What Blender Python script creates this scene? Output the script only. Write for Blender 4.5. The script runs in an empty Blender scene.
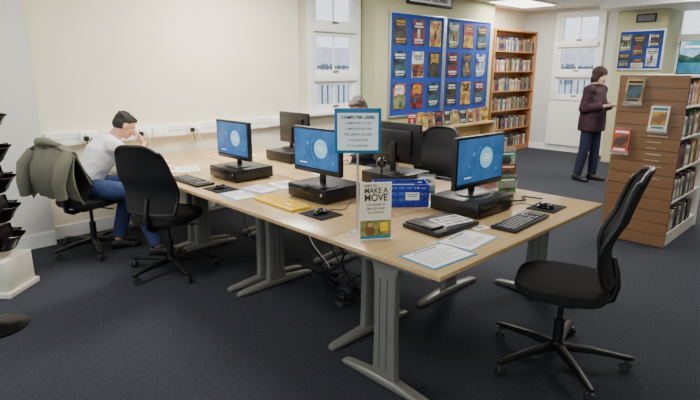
import bpy, bmesh, math, random
from mathutils import Vector as V, Matrix
random.seed(11)
SC=bpy.context.scene; COL=SC.collection
def lin(c):
    o=[]
    for x in c:
        x=x/255.0
        o.append(x/12.92 if x<=0.04045 else ((x+0.055)/1.055)**2.4)
    return o
MATS={}
def M(name,c,rough=0.6,metal=0.0,var=0.06,scale=15,bump=0.0,bscale=300,emit=0.0,bdist=0.01):
    if name in MATS: return MATS[name]
    m=bpy.data.materials.new(name); m.use_nodes=True
    nt=m.node_tree; N=nt.nodes; L=nt.links
    b=N['Principled BSDF']; c=lin(c)
    tc=N.new('ShaderNodeTexCoord'); nz=N.new('ShaderNodeTexNoise'); nz.inputs['Scale'].default_value=scale; nz.inputs['Detail'].default_value=4
    L.new(tc.outputs['Object'],nz.inputs['Vector'])
    cr=N.new('ShaderNodeValToRGB')
    cr.color_ramp.elements[0].position=0.3; cr.color_ramp.elements[1].position=0.7
    cr.color_ramp.elements[0].color=[min(1,x*(1-var)) for x in c]+[1]
    cr.color_ramp.elements[1].color=[min(1,x*(1+var)) for x in c]+[1]
    L.new(nz.outputs['Fac'],cr.inputs['Fac']); L.new(cr.outputs['Color'],b.inputs['Base Color'])
    b.inputs['Roughness'].default_value=rough; b.inputs['Metallic'].default_value=metal
    if emit:
        L.new(cr.outputs['Color'],b.inputs['Emission Color']); b.inputs['Emission Strength'].default_value=emit
    if bump:
        n2=N.new('ShaderNodeTexNoise'); n2.inputs['Scale'].default_value=bscale
        L.new(tc.outputs['Object'],n2.inputs['Vector'])
        bp=N.new('ShaderNodeBump'); bp.inputs['Strength'].default_value=bump; bp.inputs['Distance'].default_value=bdist
        L.new(n2.outputs['Fac'],bp.inputs['Height']); L.new(bp.outputs['Normal'],b.inputs['Normal'])
    MATS[name]=m; return m
def M2(name,c1,c2,scale=5,rough=0.4):
    m=M(name,c1,rough,0,0.1,scale); cr=[n for n in m.node_tree.nodes if n.type=='VALTORGB'][0]
    cr.color_ramp.elements[0].position=0.42; cr.color_ramp.elements[1].position=0.58
    cr.color_ramp.elements[0].color=lin(c1)+[1]; cr.color_ramp.elements[1].color=lin(c2)+[1]; return m
def wood_mat(name,c,stretch=(1,12,12),var=0.14,rough=0.45,scale=3):
    m=M(name,c,rough,0,var,scale)
    nt=m.node_tree; N=nt.nodes; L=nt.links
    nz=[n for n in N if n.type=='TEX_NOISE'][0]; tc=[n for n in N if n.type=='TEX_COORD'][0]
    mp=N.new('ShaderNodeMapping'); mp.inputs['Scale'].default_value=stretch
    L.new(tc.outputs['Object'],mp.inputs['Vector']); L.new(mp.outputs['Vector'],nz.inputs['Vector'])
    nz.inputs['Detail'].default_value=8
    return m
def thru(name,c,fac,rough=0.05):
    m=bpy.data.materials.new(name); m.use_nodes=True; g=m.node_tree; gn=g.nodes; gl=g.links; gb=gn['Principled BSDF']; tr=gn.new('ShaderNodeBsdfTransparent'); ms=gn.new('ShaderNodeMixShader')
    gb.inputs['Roughness'].default_value=rough; gb.inputs['Base Color'].default_value=lin(c)+[1]; ms.inputs['Fac'].default_value=fac
    gl.new(tr.outputs[0],ms.inputs[1]); gl.new(gb.outputs[0],ms.inputs[2]); gl.new(ms.outputs[0],gn['Material Output'].inputs['Surface']); return m
# ---------------------------------------------------------------- builder
class B:
    def __init__(s): s.bm=bmesh.new()
    def _add(s,t,mi):
        for f in t.faces: f.material_index=mi; f.smooth=True
        bmesh.ops.recalc_face_normals(t,faces=t.faces)
        me=bpy.data.meshes.new('tmp'); t.to_mesh(me); t.free(); s.bm.from_mesh(me); bpy.data.meshes.remove(me); return s
    def box(s,c,size,mi=0,rot=None,bev=0,seg=2):
        t=bmesh.new(); bmesh.ops.create_cube(t,size=1)
        bmesh.ops.scale(t,vec=V(size),verts=t.verts)
        if bev: bmesh.ops.bevel(t,geom=t.edges[:],offset=bev,segments=seg,affect='EDGES',profile=0.5)
        mt=Matrix.Translation(V(c))
        if rot is not None: mt=mt@rot.to_4x4()
        bmesh.ops.transform(t,matrix=mt,verts=t.verts); return s._add(t,mi)
    def cyl(s,p1,p2,r1,r2=None,mi=0,seg=20):
        r2=r1 if r2 is None else r2; p1=V(p1);p2=V(p2); d=p2-p1
        t=bmesh.new(); bmesh.ops.create_cone(t,cap_ends=True,segments=seg,radius1=r1,radius2=r2,depth=d.length)
        mt=Matrix.Translation((p1+p2)/2)@d.to_track_quat('Z','Y').to_matrix().to_4x4()
        bmesh.ops.transform(t,matrix=mt,verts=t.verts); return s._add(t,mi)
    def ell(s,c,r,mi=0,rot=None,seg=18):
        t=bmesh.new(); bmesh.ops.create_uvsphere(t,u_segments=seg,v_segments=max(8,seg*2//3),radius=1)
        if isinstance(r,(int,float)): r=(r,r,r)
        mt=Matrix.Translation(V(c))
        if rot is not None: mt=mt@rot.to_4x4()
        mt=mt@Matrix.Diagonal((r[0],r[1],r[2],1))
        bmesh.ops.transform(t,matrix=mt,verts=t.verts); return s._add(t,mi)
    def cap(s,p1,r1,p2,r2,mi=0,seg=16):
        s.cyl(p1,p2,r1,r2,mi,seg); s.ell(p1,r1,mi,seg=seg); s.ell(p2,r2,mi,seg=seg); return s
    def loft(s,rings,mi=0,seg=24,n=2.0):
        t=bmesh.new(); R=[]
        for (c,a,b,ra,rb) in rings:
            c=V(c);a=V(a).normalized();b=V(b).normalized(); row=[]
            for i in range(seg):
                th=2*math.pi*i/seg; cs,sn=math.cos(th),math.sin(th)
                x=math.copysign(abs(cs)**(2/n),cs)*ra; y=math.copysign(abs(sn)**(2/n),sn)*rb
                row.append(t.verts.new(c+a*x+b*y))
            R.append(row)
        for k in range(len(R)-1):
            for i in range(seg):
                j=(i+1)%seg; t.faces.new((R[k][i],R[k][j],R[k+1][j],R[k+1][i]))
        t.faces.new(R[0][::-1]); t.faces.new(R[-1]); return s._add(t,mi)
    def tube(s,pts,r,mi=0,seg=10,closed=False):
        pts=[V(p) for p in pts]; n=len(pts); t=bmesh.new(); R=[]; ref=None
        for i,p in enumerate(pts):
            if closed: d=pts[(i+1)%n]-pts[i-1]
            else: d=pts[min(i+1,n-1)]-pts[max(i-1,0)]
            d.normalize()
            if ref is None: ref=V((0,0,1)) if abs(d.z)<0.9 else V((1,0,0))
            a=(ref-d*ref.dot(d)).normalized(); b=d.cross(a); ref=a
            rr=r[i] if isinstance(r,(list,tuple)) else r
            R.append([t.verts.new(p+a*math.cos(2*math.pi*k/seg)*rr+b*math.sin(2*math.pi*k/seg)*rr) for k in range(seg)])
        for k in range(n if closed else n-1):
            k2=(k+1)%n
            for i in range(seg):
                j=(i+1)%seg; t.faces.new((R[k][i],R[k][j],R[k2][j],R[k2][i]))
        if not closed: t.faces.new(R[0][::-1]); t.faces.new(R[-1])
        return s._add(t,mi)
    def grid(s,fn,nu,nv,th,mi=0):
        t=bmesh.new(); G=[[t.verts.new(V(fn(i/nu,j/nv))) for j in range(nv+1)] for i in range(nu+1)]
        for i in range(nu):
            for j in range(nv): t.faces.new((G[i][j],G[i+1][j],G[i+1][j+1],G[i][j+1]))
        bmesh.ops.recalc_face_normals(t,faces=t.faces)
        bmesh.ops.solidify(t,geom=t.faces[:],thickness=th); return s._add(t,mi)
    def prism(s,poly,h,mi=0,mt=None):
        t=bmesh.new(); lo=[t.verts.new((x,y,0)) for x,y in poly]; hi=[t.verts.new((x,y,h)) for x,y in poly]
        t.faces.new(lo[::-1]); t.faces.new(hi); n=len(poly)
        for i in range(n): t.faces.new((lo[i],lo[(i+1)%n],hi[(i+1)%n],hi[i]))
        if mt is not None: bmesh.ops.transform(t,matrix=mt,verts=t.verts)
        return s._add(t,mi)
    def mesh(s,name,mats):
        for e in s.bm.edges:
            if len(e.link_faces)==2 and e.calc_face_angle(0)>0.62: e.smooth=False
        me=bpy.data.meshes.new(name); s.bm.to_mesh(me); s.bm.free()
        for m in (mats if isinstance(mats,(list,tuple)) else [mats]): me.materials.append(m)
        return me
    def obj(s,name,mats,parent=None,loc=(0,0,0),rot=(0,0,0)):
        return mkobj(name,s.mesh(name,mats),parent,loc,rot)
def mkobj(name,me,parent=None,loc=(0,0,0),rot=(0,0,0)):
    o=bpy.data.objects.new(name,me); COL.objects.link(o); o.location=loc; o.rotation_euler=rot
    if parent is not None: o.parent=parent
    return o
def tag(o,label,cat,group=None):
    o['label']=label; o['category']=cat
    if group: o['group']=group
    return o
def root(name,label,cat,loc,yaw=0,group=None):
    o=bpy.data.objects.new(name,None); COL.objects.link(o); o.empty_display_size=0.1
    o.location=loc; o.rotation_euler=(0,0,math.radians(yaw)); return tag(o,label,cat,group)
def struct(o): o['kind']='structure'; return o
def text(s,size,mat,parent,loc,rot,align='CENTER',bold=0.0,name='lettering',sx=1.0):
    cu=bpy.data.curves.new('t','FONT'); cu.body=s; cu.size=size; cu.align_x=align; cu.align_y='CENTER'; cu.extrude=0.0006; cu.offset=bold
    o=bpy.data.objects.new('t',cu); COL.objects.link(o)
    dg=bpy.context.evaluated_depsgraph_get(); me=bpy.data.meshes.new_from_object(o.evaluated_get(dg))
    bpy.data.objects.remove(o); bpy.data.curves.remove(cu)
    me.materials.clear(); me.materials.append(mat)
    if sx!=1.0: me.transform(Matrix.Diagonal((sx,1,1,1)))
    return mkobj(name,me,parent,loc,rot)
def remesh(b,name,mat,parent,vox=0.01,smooth=4):
    me=b.mesh('tmp',mat); o=bpy.data.objects.new('tmp',me); COL.objects.link(o)
    m=o.modifiers.new('r','REMESH'); m.mode='VOXEL'; m.voxel_size=vox; m.use_smooth_shade=True
    sm=o.modifiers.new('s','SMOOTH'); sm.iterations=smooth; sm.factor=0.5
    dg=bpy.context.evaluated_depsgraph_get(); me2=bpy.data.meshes.new_from_object(o.evaluated_get(dg))
    bpy.data.objects.remove(o); bpy.data.meshes.remove(me)
    me2.materials.clear(); me2.materials.append(mat)
    for p in me2.polygons: p.use_smooth=True; p.material_index=0
    return mkobj(name,me2,parent)
# ---------------------------------------------------------------- materials
cream=M('cream_paint',(232,224,200),0.8,var=0.02,scale=2)
white=M('white_paint',(242,242,238),0.5,var=0.02)
greyw=M('grey_white_paint',(208,208,202),0.8,var=0.02)
green=M('sage_paint',(186,186,146),0.8,var=0.02)
ceilm=M('ceiling_paint',(228,228,224),0.9,var=0.02)
beech=wood_mat('beech_laminate',(192,164,116),(1.5,14,14),0.10,0.26)
beech2=wood_mat('beech_laminate_lengthwise',(192,164,116),(14,1.5,14),0.10,0.26)
pine=wood_mat('orange_pine',(172,112,56),(12,12,1.5),0.14)
slat=wood_mat('slatwall_wood',(130,96,64),(12,1.5,12),0.08,0.45)
groove=M('slat_groove',(72,48,34),0.7)
steel=M('silver_powder_coat',(124,124,118),0.36,0.3,var=0.04)
dgrey=M('dark_grey_plastic',(40,41,44),0.5)
black=M('black_plastic',(14,14,16),0.4)
gloss=M('gloss_black',(8,8,9),0.2)
fabric=M('black_fabric',(12,12,14),0.9,var=0.25,scale=120,bump=0.3)
meshf=M('black_mesh_fabric',(14,14,17),0.85,var=0.4,scale=260,bump=0.4)
paper=M('white_paper',(240,240,238),0.7,var=0.02)
bluep=M('light_blue_paper',(96,172,214),0.7,var=0.03)
tealb=M('teal_blue_border',(24,130,165),0.6)
ink=M('dark_ink',(24,28,38),0.7)
greyink=M('grey_ink',(110,115,122),0.7)
yellow=M('yellow_plastic',(245,205,0),0.5)
bluebox=M('blue_plastic',(10,44,165),0.4)
red=M('red_print',(190,50,50),0.6)
screen=M2('blue_screen',(44,96,156),(56,112,172),6,0.25)
screenb=M('mid_blue_bubble',(84,148,200),0.25,var=0.05,scale=4,emit=0.35)
screenc=M('pale_screen_circle',(140,206,230),0.3,var=0.05,scale=6,emit=0.45)
screenw=M('white_screen_text',(240,245,250),0.3,emit=0.6)
sn=screen.node_tree; sb=sn.nodes['Principled BSDF']; sr=[n for n in sn.nodes if n.type=='VALTORGB'][0]; sn.links.new(sr.outputs['Color'],sb.inputs['Emission Color']); sb.inputs['Emission Strength'].default_value=0.4
boardblue=M('navy_board_felt',(20,58,146),0.85,var=0.15,scale=60)
alum=M('aluminium',(190,192,195),0.35,0.8)
skin=M('skin',(206,150,122),0.55,var=0.05,scale=20)
skin2=M('pale_skin',(228,182,158),0.55,var=0.05,scale=20)
hairb=M('dark_brown_hair',(28,20,17),0.7,var=0.6,scale=90,bump=0.8,bscale=120)
hairs=M('short_brown_hair',(48,32,24),0.7,var=0.6,scale=80,bump=0.8,bscale=120)
hairg=M('grey_brown_hair',(96,86,78),0.7,var=0.4,scale=80,bump=0.8,bscale=120)
tee=M('white_cotton',(230,232,237),0.85,var=0.03,bump=1.0,bscale=9,bdist=0.04)
denim=M('blue_denim',(38,58,98),0.9,var=0.25,scale=30,bump=0.8,bscale=10,bdist=0.03)
denim2=M('dark_denim',(24,32,56),0.9,var=0.2,scale=40,bump=0.8,bscale=10,bdist=0.03)
maroon=M('dark_maroon_coat',(44,14,28),0.75,var=0.12,scale=10,bump=0.8,bscale=10,bdist=0.03)
darkcl=M('dark_navy_wool',(32,34,44),0.9,var=0.2)
shoe=M('dark_leather',(28,26,28),0.5)
coatm=M('grey_olive_coat',(104,104,90),0.9,var=0.06,scale=10)
eyem=M('eye_dark',(25,22,22),0.2)
lipm=M('lips',(160,90,84),0.5)
clear=thru('clear_acrylic',(235,240,242),0.14,0.08); glass=thru('window_glass',(200,215,230),0.08)
carpet=bpy.data.materials.new('navy_carpet'); carpet.use_nodes=True
nt=carpet.node_tree; N=nt.nodes; L=nt.links; bs=N['Principled BSDF']; bs.inputs['Roughness'].default_value=0.9
tc=N.new('ShaderNodeTexCoord'); n1=N.new('ShaderNodeTexNoise'); n1.inputs['Scale'].default_value=78.7; n1.inputs['Detail'].default_value=8; n1.inputs['Roughness'].default_value=0.75; n1.inputs['Distortion'].default_value=0.8
n2=N.new('ShaderNodeTexNoise'); n2.inputs['Scale'].default_value=2.3; n2.inputs['Detail'].default_value=6
cr=N.new('ShaderNodeValToRGB'); e=cr.color_ramp.elements; e[0].position=0.37; e[1].position=0.66
e[0].color=lin((12,15,22))+[1]; e[1].color=lin((48,54,68))+[1]
mr=N.new('ShaderNodeMapRange'); mr.inputs['To Min'].default_value=0.75; mr.inputs['To Max'].default_value=1.1
mx=N.new('ShaderNodeMixRGB'); mx.blend_type='MULTIPLY'; mx.inputs['Fac'].default_value=0.6
L.new(tc.outputs['Object'],n1.inputs['Vector']); L.new(tc.outputs['Object'],n2.inputs['Vector']); L.new(n1.outputs['Fac'],cr.inputs['Fac']); L.new(n2.outputs['Fac'],mr.inputs['Value'])
L.new(cr.outputs['Color'],mx.inputs['Color1']); L.new(mr.outputs['Result'],mx.inputs['Color2']); L.new(mx.outputs['Color'],bs.inputs['Base Color'])
# ---------------------------------------------------------------- room
def sbox(name,x0,x1,y0,y1,z0,z1,mat):
    return struct(B().box(((x0+x1)/2,(y0+y1)/2,(z0+z1)/2),(x1-x0,y1-y0,z1-z0)).obj(name,mat))
CH=2.75
sbox('floor',-4,10.5,-3.5,5.8,-0.1,0,carpet)
sbox('ceiling',-4,10.5,-3.5,5.8,CH,CH+0.1,ceilm)
sbox('wall_pier',-4,1.19,5.25,5.7,0,CH,greyw)
sbox('wall_rear',-4,10.5,-3.7,-3.5,0,CH,cream)
b=B()
def bx(b,x0,x1,y0,y1,z0,z1,mi=0,bev=0): b.box(((x0+x1)/2,(y0+y1)/2,(z0+z1)/2),(x1-x0,y1-y0,z1-z0),mi,None,bev)
bx(b,1.19,4.28,5.4,5.7,0,CH)
bx(b,4.28,4.50,5.52,5.7,0,CH); bx(b,4.50,5.46,5.52,5.7,0,1.02); bx(b,5.46,10.3,5.5,5.7,0,CH)
struct(b.obj('wall_back',cream))
sbox('wall_column',5.50,8.6,5.2,5.5,0,CH,green)
b=B()
W2=(3.88,4.82); W3=(1.85,2.8)
for (a,c) in [(-3.5,W3[0]),(W3[1],W2[0]),(W2[1],5.5)]: bx(b,10.3,10.5,a,c,0,CH)
for (a,c) in (W2,W3): bx(b,10.3,10.5,a,c,0,1.02); bx(b,10.3,10.5,a,c,2.68,CH)
struct(b.obj('wall_end',greyw))
sbox('wall_pillar',9.6,10.3,2.68,3.45,0,CH,green)
sbox('trim_beam',8.9,10.3,-3.5,3.5,2.55,CH,white)
sbox('baseboard_back',1.19,4.28,5.385,5.4,0,0.13,white)
sbox('baseboard_pier',-4,1.19,5.235,5.25,0,0.13,white)
sbox('baseboard_column',5.485,8.6,5.185,5.2,0,0.12,white)
sbox('baseboard_end',10.285,10.3,3.46,5.5,0,0.12,white)
sbox('trim_sill',4.3,5.49,5.36,5.53,1.0,1.03,white)
sbox('trim_panel',10.24,10.3,3.85,4.82,0.13,1.0,white)
def window(name,axis,lo,hi,pos,rows):
    b=B(); z0=rows[0][0]-0.06; z1=rows[-1][1]+0.06
    def p(a0,a1,zz0,zz1,dd,mi=0,off=0.0,bv=0.004):
        if axis=='y': bx(b,a0,a1,pos-dd/2+off,pos+dd/2+off,zz0,zz1,mi,bv)
        else: bx(b,pos-dd/2+off,pos+dd/2+off,a0,a1,zz0,zz1,mi,bv)
    p(lo,lo+0.08,z0,z1,0.16,0,-0.03); p(hi-0.08,hi,z0,z1,0.16,0,-0.03)
    p(lo+0.081,hi-0.081,z0,rows[0][0],0.15,0,-0.03); p(lo+0.081,hi-0.081,rows[-1][1],z1,0.15,0,-0.03)
    for i in range(len(rows)-1): p(lo+0.081,hi-0.081,rows[i][1],rows[i+1][0],0.19,0,-0.045)
    for i,(a,c) in enumerate(rows):
        a+=0.001;c-=0.001; o=-0.05
        p(lo+0.082,lo+0.145,a,c,0.076,0,o); p(hi-0.145,hi-0.082,a,c,0.076,0,o)
        p(lo+0.146,hi-0.146,a,a+0.05,0.070,0,o); p(lo+0.146,hi-0.146,c-0.05,c,0.070,0,o)
        m=(lo+hi)/2; p(m-0.009,m+0.009,a+0.051,c-0.051,0.03,0,o)
        p(lo+0.147,m-0.01,a+0.052,c-0.052,0.006,1,o,0); p(m+0.01,hi-0.147,a+0.052,c-0.052,0.006,1,o,0)
        p(m-0.05,m+0.05,a+0.015,a+0.035,0.02,2,-0.10)
    return struct(b.obj(name,[white,glass,dgrey]))
window('window_1','y',4.50,5.46,5.56,[(1.08,1.45),(1.55,2.10),(2.20,2.69)])
window('window_2','x',3.88,4.82,10.36,[(1.08,1.46),(1.56,2.03),(2.13,2.62)])
window('window_3','x',1.85,2.8,10.36,[(1.08,1.46),(1.56,2.03),(2.13,2.62)])
grass=M('outside_paving',(200,206,208),0.9); brick=M('outside_pale_render',(206,214,224),0.9,var=0.2,scale=3)
o=B().box((8,8,-0.35),(60,60,0.1)).obj('floor_outdoor',grass); struct(o)
def fence(x0,x1,y0,y1,lab):
    b=B(); d=V((x1-x0,y1-y0,0)); n=int(d.length/0.14)
    for i in range(n+1):
        p=V((x0,y0,0))+d*(i/n); b.box((p.x,p.y,0.7),(0.025,0.025,2.0))
    ang=Matrix.Rotation(math.atan2(d.y,d.x),3,'Z')
    for z in (0.2,1.65): b.box(((x0+x1)/2,(y0+y1)/2,z),(d.length,0.04,0.05),0,ang)
    tag(b.obj('railing_fence',M('railing_paint',(36,54,88),0.5)),lab,'fence')
fence(5,10,7.6,7.6,'dark blue metal railing outside the window')
fence(12,12,1,7,'dark blue railing outside the end windows')
bw=M('outside_window_glass',(84,104,134),0.3)
def house(loc,size,lab):
    b=B(); b.box((0,0,size[2]/2),size)
    for i in range(-3,4):
        for z in (1.7,):
            if size[0]>size[1]: b.box((i*size[0]/7,-size[1]/2,z),(0.9,0.06,1.0),1); b.box((i*size[0]/7,-size[1]/2-0.04,z),(0.06,0.06,1.0),2)
            else: b.box((-size[0]/2,i*size[1]/7,z),(0.06,0.9,1.0),1); b.box((-size[0]/2-0.04,i*size[1]/7,z),(0.06,0.06,1.0),2)
    tag(b.obj('building',[brick,bw,white],None,(loc[0],loc[1],-0.3)),lab,'building')
house((12,22,0),(20,4,3.0),'pale low building seen outside the window')
house((28,7,0),(4,16,2.9),'pale low building beyond the end windows')
lampm=M('light_diffuser',(255,252,245),0.5,var=0,emit=5)
def panel(x,y,sx=1.2,sy=0.6,power=46):
    r=root('ceiling_light','recessed rectangular white ceiling light panel','ceiling light',(x,y,CH),0,'ceiling light panels')
    B().box((0,0,-0.015),(sx+0.06,sy+0.06,0.03),0,None,0.004).obj('light_frame',white,r)
    B().box((0,0,-0.032),(sx,sy,0.008)).obj('diffuser',lampm,r)
    l=bpy.data.lights.new('panel_lamp','AREA'); l.shape='RECTANGLE'; l.size=sx; l.size_y=sy; l.energy=power; l.color=(1,0.96,0.90)
    lo=bpy.data.objects.new('panel_lamp',l); COL.objects.link(lo); lo.parent=r; lo.location=(0,0,-0.045)
for (x,y,p) in [(8.75,4.75,70),(3.0,4.3,104),(0.4,3.8,48),(5.6,3.6,80),(3.2,1.2,10),(5.8,0.8,44),(8.3,1.8,60),(0.3,0.3,10),(-1.2,-1.2,30)]: panel(x,y,power=p)  # last pair, above and behind the camera: unseen panels added to light camera-facing surfaces
w=bpy.data.worlds.new('world'); SC.world=w; w.use_nodes=True
bg=w.node_tree.nodes['Background']; bg.inputs['Color'].default_value=(0.84,0.91,1.0,1); bg.inputs['Strength'].default_value=2.2
# ---------------------------------------------------------------- desks
def leg_part(par,axis,pos,lo,hi,c=None):
    b=B(); c=(lo+hi)/2 if c is None else c
    def T(a,o,z): return (a,o,z) if axis=='x' else (o,a,z)
    L_=hi-lo
    A=V(T(1,0,0)); O=V(T(0,1,0)); Z=V((0,0,1))
    b.loft([(V(T(lo,pos,0.012)),O,Z,0.022,0.010),(V(T(lo+0.03,pos,0.017)),O,Z,0.03,0.015),(V(T(c-0.08,pos,0.028)),O,Z,0.034,0.026),(V(T(c+0.08,pos,0.028)),O,Z,0.034,0.026),(V(T(hi-0.03,pos,0.017)),O,Z,0.03,0.015),(V(T(hi,pos,0.012)),O,Z,0.022,0.010)],0,16,4)
    b.loft([(V(T(c,pos,0.03)),A,O,0.085,0.026),(V(T(c,pos,0.10)),A,O,0.075,0.026),(V(T(c,pos,0.35)),A,O,0.068,0.026),(V(T(c,pos,0.62)),A,O,0.072,0.026),(V(T(c,pos,0.68)),A,O,0.095,0.026)],0,20,6)
    for k in (-0.024,0.024):
        for sgn in (-1,1): b.box(T(c+k,pos+sgn*0.026,0.35),T(0.003,0.003,0.5),1)
    b.box(T(c,pos,0.687),T(L_*0.92,0.045,0.034),0,None,0.006)
    b.cyl(T(lo+0.05,pos,0),T(lo+0.05,pos,0.01),0.018,None,1,12); b.cyl(T(hi-0.05,pos,0),T(hi-0.05,pos,0.01),0.018,None,1,12)
    return b.obj('leg',[steel,dgrey],par)
def desk(label,x0,x1,y0,y1,axis,tmat):
    r=root('office_desk',label,'desk',((x0+x1)/2,(y0+y1)/2,0),0,'beech office desks')
    hx,hy=(x1-x0)/2,(y1-y0)/2
    B().box((0,0,0.7175),(2*hx,2*hy,0.025),0,None,0.003).obj('desktop',tmat,r)
    if axis=='x':
        for s in (-1,1): leg_part(r,'x',s*(hy-0.06),-hx+0.08,hx-0.06)
        B().box((0,0,0.62),(0.02,2*hy-0.2,0.12),0,None,0.004).obj('crossbeam',steel,r)
    else:
        for s in (-1,1): leg_part(r,'y',s*(hx-0.06)-(0.08 if s>0 else 0),-hy+0.05,hy-0.08)
        B().box((0,0.05,0.62),(2*hx-0.2,0.02,0.12),0,None,0.004).obj('crossbeam',steel,r)
    return r
desk('beech desk closing off the end of the bench cluster',1.715,3.53,1.22,1.965,'y',beech)
for (a,c,l) in [(1.97,3.10,'beech bench desk with yellow keyboard workstation'),(3.105,4.235,'beech bench desk with black keyboard workstation'),(4.24,5.33,'beech bench desk by the wall where a man reads')]:
    desk(l,1.715,2.535,a,c,'x',beech2)
for (a,c,l) in [(1.97,3.10,'beech bench desk behind the end desk'),(3.105,4.235,'beech bench desk where a second reader sits'),(4.24,5.33,'beech bench desk beside the window wall')]:
    desk(l,2.545,3.365,a,c,'x',beech2)
# ---------------------------------------------------------------- office chair
def chair(label,x,y,yaw,backtop=1.04,wb=1.0,rb=1.12,spin=20,lean=0.17):
    r=root('office_chair',label,'chair',(x,y,0),yaw,'black swivel office chairs')
    b=B(); b.cyl((0,0,0.07),(0,0,0.13),0.045,0.035)
    for k in range(5):
        a=math.radians(72*k+spin); d=V((math.cos(a),math.sin(a),0)); s=V((-d.y,d.x,0)); z=V((0,0,1))
        b.loft([(d*0.02*rb+z*0.10,s,z,0.03,0.022),(d*0.15*rb+z*0.098,s,z,0.024,0.018),(d*0.29*rb+z*0.078,s,z,0.02,0.013),(d*0.315*rb+z*0.076,s,z,0.012,0.009)],0,14,3)
    base=b.obj('star_base',black,r)
    cm=None
    for k in range(5):
        a=math.radians(72*k+spin); d=V((math.cos(a),math.sin(a),0))*0.295*rb
        if cm is None:
            b=B()
            for s in (-1,1):
                b.cyl((0.01,s*0.008,0.028),(0.01,s*0.026,0.028),0.028,0.026,0,18)
            b.cyl((0,0,0.03),(0,0,0.075),0.008); b.ell((0.005,0,0.04),(0.025,0.012,0.022)); cm=b.mesh('caster',dgrey)
        mkobj('caster',cm,base,(d.x,d.y,0),(0,0,a+k*1.3))
    b=B(); b.cyl((0,0,0.12),(0,0,0.27),0.027); b.cyl((0,0,0.26),(0,0,0.41),0.015); b.obj('gas_lift',[black],r)
    b=B(); b.box((-0.02,0,0.415),(0.22,0.14,0.045),0,None,0.012); b.tube([(0.02,-0.06,0.41),(0.03,-0.2,0.405),(0.03,-0.24,0.41)],0.007); b.obj('tilt_mechanism',black,r)
    X=(1,0,0);Y=(0,1,0)
    b=B(); b.loft([((0.0,0,0.435),X,Y,0.19,0.20),((0.005,0,0.445),X,Y,0.225,0.235),((0.01,0,0.47),X,Y,0.24,0.245),((0.01,0,0.50),X,Y,0.235,0.24),((0.0,0,0.517),X,Y,0.21,0.215),((-0.005,0,0.522),X,Y,0.15,0.16)],0,40,3.2)
    b.obj('seat',fabric,r)
    H=backtop-0.54
    def prof(v):
        z=0.54+H*v
        x=-0.225+0.035*math.sin(min(1,v/0.55)*math.pi)-lean*max(0,v-0.3)**1.4
        return x,z
    def wd(v): return wb*(0.20+0.035*math.sin(math.pi*min(1,v*1.05))-0.03*v**3)
    def fn(u,v):
        x,z=prof(v); y=(u*2-1)*wd(v); e=abs(u*2-1)
        if v>0.9: z-=0.05*e**4*(v-0.9)*10
        return (x+0.045*e**2-0.01,y,z)
    b=B(); b.grid(fn,16,18,0.012); b.obj('backrest',meshf,r)
    per=[fn(0,j/14) for j in range(15)]+[fn(i/12,1) for i in range(1,12)]+[fn(1,1-j/14) for j in range(15)]+[fn(1-i/12,0) for i in range(1,12)]
    b=B(); b.tube(per,0.014,0,8,True)
    b.tube([(-0.08,0,0.41),(-0.18,0,0.40),(-0.24,0,0.43),(-0.255,0,0.50),(-0.245,0,0.58),(-0.225,0,0.66)],[0.022,0.022,0.022,0.02,0.018,0.012],0,12)
    b.obj('backrest_frame',black,r)
    return r
chair('black mesh-back swivel chair at the end desk',2.635,1.06,111,1.13,0.74,1.25,46,0.17)
chair('empty black mesh-back swivel chair turned from the desk',1.68,3.86,30,1.07,1.0,1.15)
chair('black swivel chair with coat hung over its back',1.40,4.82,24,0.98)
chair('black swivel chair on the far side of the bench',3.98,3.02,195)
chair('black swivel chair under the second reader',3.92,3.85,180)
# coat
r=root('coat','grey-olive coat draped over a chair back','coat',(1.40,4.82,0),24)
def cf(u,v):
    t=v
    if t<0.3: x=-0.165-0.10*(t/0.3); z=0.74+0.25*(t/0.3)
    elif t<0.42:
        a=(t-0.3)/0.12*math.pi; x=-0.305+0.045*math.cos(a); z=0.99+0.045*math.sin(a)
    else:
        k=(t-0.42)/0.58; x=-0.35-0.05*math.sin(k*3); z=0.99-0.40*k
    w=0.24+0.05*abs(v-0.36)
    y=(u*2-1)*w; e=abs(u*2-1)
    g=max(0,v-0.3)*1.3
    x+=g*(0.018*math.sin(u*23+1)+0.008*math.sin(u*41))+ (0.05*e*e if v>.42 else 0.0)
    z+=-0.07*e**2.4+0.05*math.sin(u*9)*(abs(v-0.36))
    return (x,y,z)
b=B(); b.grid(cf,60,40,0.014); b.obj('coat_body',coatm,r)
b=B(); b.tube([(-0.31,0.20,0.95),(-0.37,0.26,0.84),(-0.40,0.26,0.70),(-0.385,0.27,0.58)],[0.045,0.055,0.050,0.043],0,18); b.obj('coat_sleeve',coatm,r)
b=B(); b.tube([(-0.31,-0.20,0.95),(-0.40,-0.21,0.84),(-0.43,-0.19,0.70),(-0.42,-0.20,0.59)],[0.045,0.055,0.050,0.043],0,18); b.obj('coat_sleeve',coatm,r)
b=B(); b.tube([(-0.29,0.17,1.0),(-0.33,0.1,1.03),(-0.35,-0.02,1.04),(-0.32,-0.13,1.01)],[0.02,0.035,0.035,0.02],0,16); b.obj('coat_collar',coatm,r)
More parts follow.
